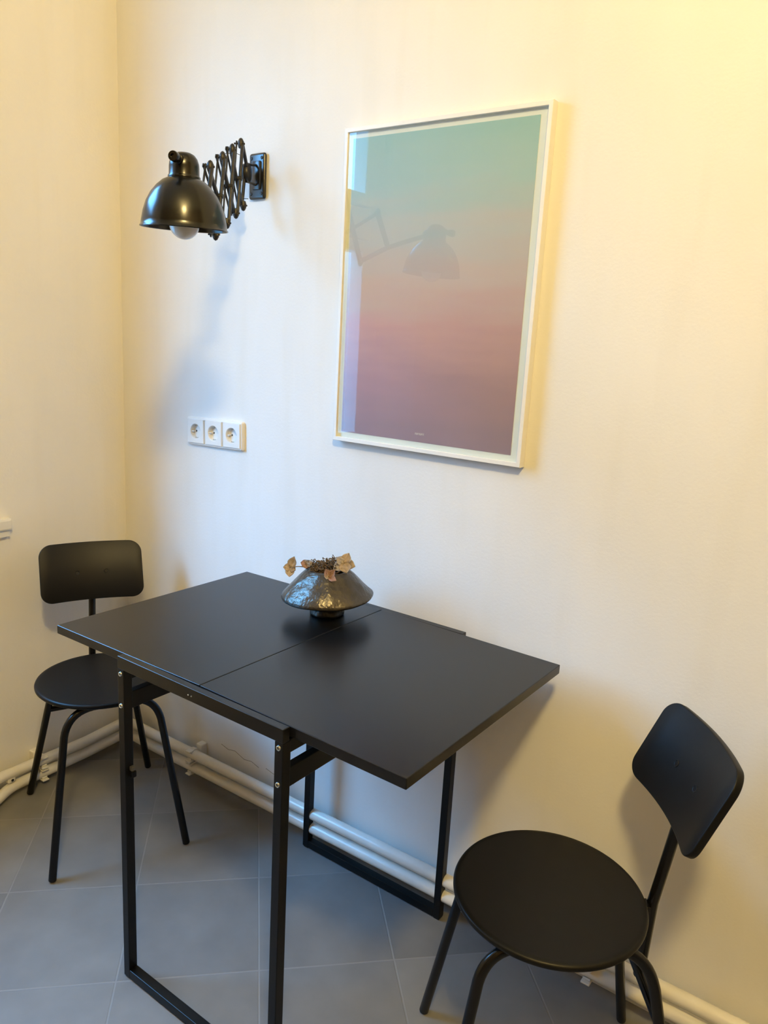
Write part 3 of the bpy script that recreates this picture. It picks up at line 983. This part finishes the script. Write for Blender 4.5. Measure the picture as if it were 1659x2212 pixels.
# fork bracket off the plate and the round swivel knuckle
bm = bmesh.new()
for dzz in (0.021, -0.021):
    add_tube(bm, [(0.004, -0.009, dzz * 1.15), (0.001, -0.03, dzz), P(0.004, ZP) + Vector((0, 0, dzz))], 0.0045, 10, flat=0.6, up=(0, 0, 1))
add_box(bm, -0.010, 0.016, -0.016, -0.009, -0.034, 0.034, bevel=0.003)
link('bracket', bm, MT['lamp_plate'], wlmp, smooth=True)
kn = frame_to(P(0.0, ZP, -0.009), NV)
bm = lathe([(0, 0), (0.018, 0.0), (0.021, 0.003), (0.022, 0.006), (0.019, 0.0075), (0.019, 0.0105), (0.022, 0.012), (0.021, 0.016), (0.018, 0.018), (0, 0.018)], 32, mtx=kn)
link('swivel_knuckle', bm, MT['lamp_iron'], wlmp, smooth=True)
TT = [(0.060, 1.808), (0.139, 1.777), (0.222, 1.742), (0.318, 1.703)]
BB = [(0.028, 1.674), (0.100, 1.645), (0.180, 1.611), (0.274, 1.574)]
EE = (0.353, 1.617)
K0 = (0.002, ZP)
bars = [(K0, TT[0], 0), (K0, BB[0], 1), (TT[0], BB[1], 0), (TT[1], BB[0], 1), (TT[1], BB[2], 0), (TT[2], BB[1], 1), (TT[2], BB[3], 0), (TT[3], BB[2], 1), (TT[3], EE, 0)]


def bar(bm, a, b, d, hw=0.0036, hh=0.0048):
    a, b = P(a[0], a[1], d), P(b[0], b[1], d)
    dr = (b - a).normalized()
    m_ = frame_to(a, dr, NV)
    L = (b - a).length
    add_box(bm, -hw, hw, -hh, hh, -0.006, L + 0.006, bevel=hw * 0.6, seg=3, mtx=m_)


for a, b, lay in bars:
    bm = bmesh.new()
    bar(bm, a, b, 0.0038 if lay == 0 else -0.0038)
    link('scissor_bar', bm, MT['lamp_iron'], wlmp, smooth=True, angle=30)
for a, b, lay in bars[2:]:
    bm = bmesh.new()
    bar(bm, a, b, -0.0105 if lay == 0 else -0.0138, 0.0016, 0.0035)
    link('scissor_bar', bm, MT['lamp_iron'], wlmp, smooth=True, angle=30)
# pins and pointed end caps at every joint
for q in TT + BB:
    bm = bmesh.new()
    updn = 1 if q in TT else -1
    c = P(q[0], q[1], 0)
    add_lathe(bm, [(0.0, -0.012), (0.0055, -0.010), (0.0078, -0.002), (0.0072, 0.005), (0.0042, 0.011), (0.0, 0.0135)], 14, mtx=frame_to(c, (0, 0, updn)))
    jn = link('joint', bm, MT['lamp_iron'], wlmp, smooth=True)
    link('pin', tube([c + NV * -0.0165, c + NV * 0.0095], 0.0022, 10), MT['lamp_iron'], jn, smooth=True)
for i in range(3):
    a, b, c, d = TT[i], BB[i + 1], TT[i + 1], BB[i]
    cxm = ((a[0] + b[0] + c[0] + d[0]) / 4, (a[1] + b[1] + c[1] + d[1]) / 4)
    p = P(cxm[0], cxm[1], 0)
    link('rivet', tube([p + NV * -0.0095, p + NV * -0.0085, p + NV * 0.0085, p + NV * 0.0095], [0.003, 0.0055, 0.0055, 0.003], 12), MT['lamp_iron'], wlmp, smooth=True)
# cotter pin sticking out
link('split_pin', tube([P(0.139, 1.768, -0.022), P(0.139, 1.769, 0.010), P(0.139, 1.766, 0.019)], 0.0007, 6), MT['lamp_iron'], wlmp)
link('split_pin', tube([P(0.028, 1.690, -0.010), P(0.028, 1.690, 0.012)], 0.0007, 6), MT['lamp_iron'], wlmp)
# arm from the last lower joint up to the lamp neck
HEAD = (0.484, 1.656)
pts = [P(BB[3][0], BB[3][1], -0.004), P(EE[0], EE[1], -0.004), P(0.412, 1.640, -0.004), P(HEAD[0] - 0.028, HEAD[1] - 0.001, -0.002)]
link('arm', tube(fillet(pts, [0.15, 0.15], 8), 0.0062, 14, round_start=True), MT['lamp_iron'], wlmp, smooth=True)
# head: tilted axis, rim swings a little away from the wall
tilt = math.radians(3.5)
axis = (U * math.sin(tilt) + Vector((0, 0, math.cos(tilt))) + NV * 0.018).normalized()
rim_c = P(0.488, 1.556, -0.001)
HM = frame_to(rim_c, axis, U)
hd = link('lamp_shade', lathe([(0.0805, 0.0), (0.0822, -0.0008), (0.0830, 0.0006), (0.0822, 0.002), (0.0808, 0.003), (0.0795, 0.012), (0.0765, 0.028), (0.0705, 0.046), (0.0620, 0.062), (0.0510, 0.0755), (0.0400, 0.0850), (0.0300, 0.0900), (0.0290, 0.0895), (0.0390, 0.0835), (0.0500, 0.0740), (0.0610, 0.0605), (0.0695, 0.0445), (0.0755, 0.027), (0.0785, 0.012), (0.0805, 0.0)], 72, mtx=HM), MT['lamp_enamel'], wlmp, smooth=True, angle=50)
nk = link('lamp_neck', lathe([(0.0285, 0.0875), (0.0300, 0.0900), (0.0302, 0.0930), (0.0288, 0.0945), (0.0282, 0.0960), (0.0280, 0.110), (0.0272, 0.1165), (0.0245, 0.1245), (0.0195, 0.1308), (0.0120, 0.1346), (0.0, 0.1360)], 48, mtx=HM), MT['lamp_enamel'], wlmp, smooth=True, angle=50)
# arm flange on the wall side and the switch stub on the room side
c = HM @ Vector((0, 0, 0.102))
link('arm_flange', lathe([(0, -0.004), (0.014, -0.004), (0.016, 0.0), (0.016, 0.006), (0.011, 0.010), (0.0, 0.011)], 24, mtx=frame_to(c - U * 0.027, -U)), MT['lamp_iron'], wlmp, smooth=True)
c2 = HM @ Vector((0, 0, 0.1185))
dr = (U * 1.0 + NV * -0.06 + Vector((0, 0, -0.02))).normalized()
link('switch_stub', lathe([(0, 0.0), (0.0085, 0.0), (0.0085, 0.022), (0.0068, 0.023), (0.0068, 0.033), (0.0088, 0.034), (0.0094, 0.036), (0.0094, 0.046), (0.0085, 0.048), (0.004, 0.048), (0.0035, 0.044), (0, 0.044)], 24, mtx=frame_to(c2 + dr * 0.008, dr)), MT['lamp_enamel'], wlmp, smooth=True)
bprof = [(0.0, -0.0195)] + [(0.0285 * math.sin(a), 0.009 - 0.0285 * math.cos(a)) for a in [math.pi * k / 20 for k in range(1, 15)]] + [(0.018, 0.038), (0.0135, 0.050), (0.0135, 0.075), (0, 0.076)]
link('bulb', lathe(bprof, 40, mtx=HM), MT['bulb'], wlmp, smooth=True)
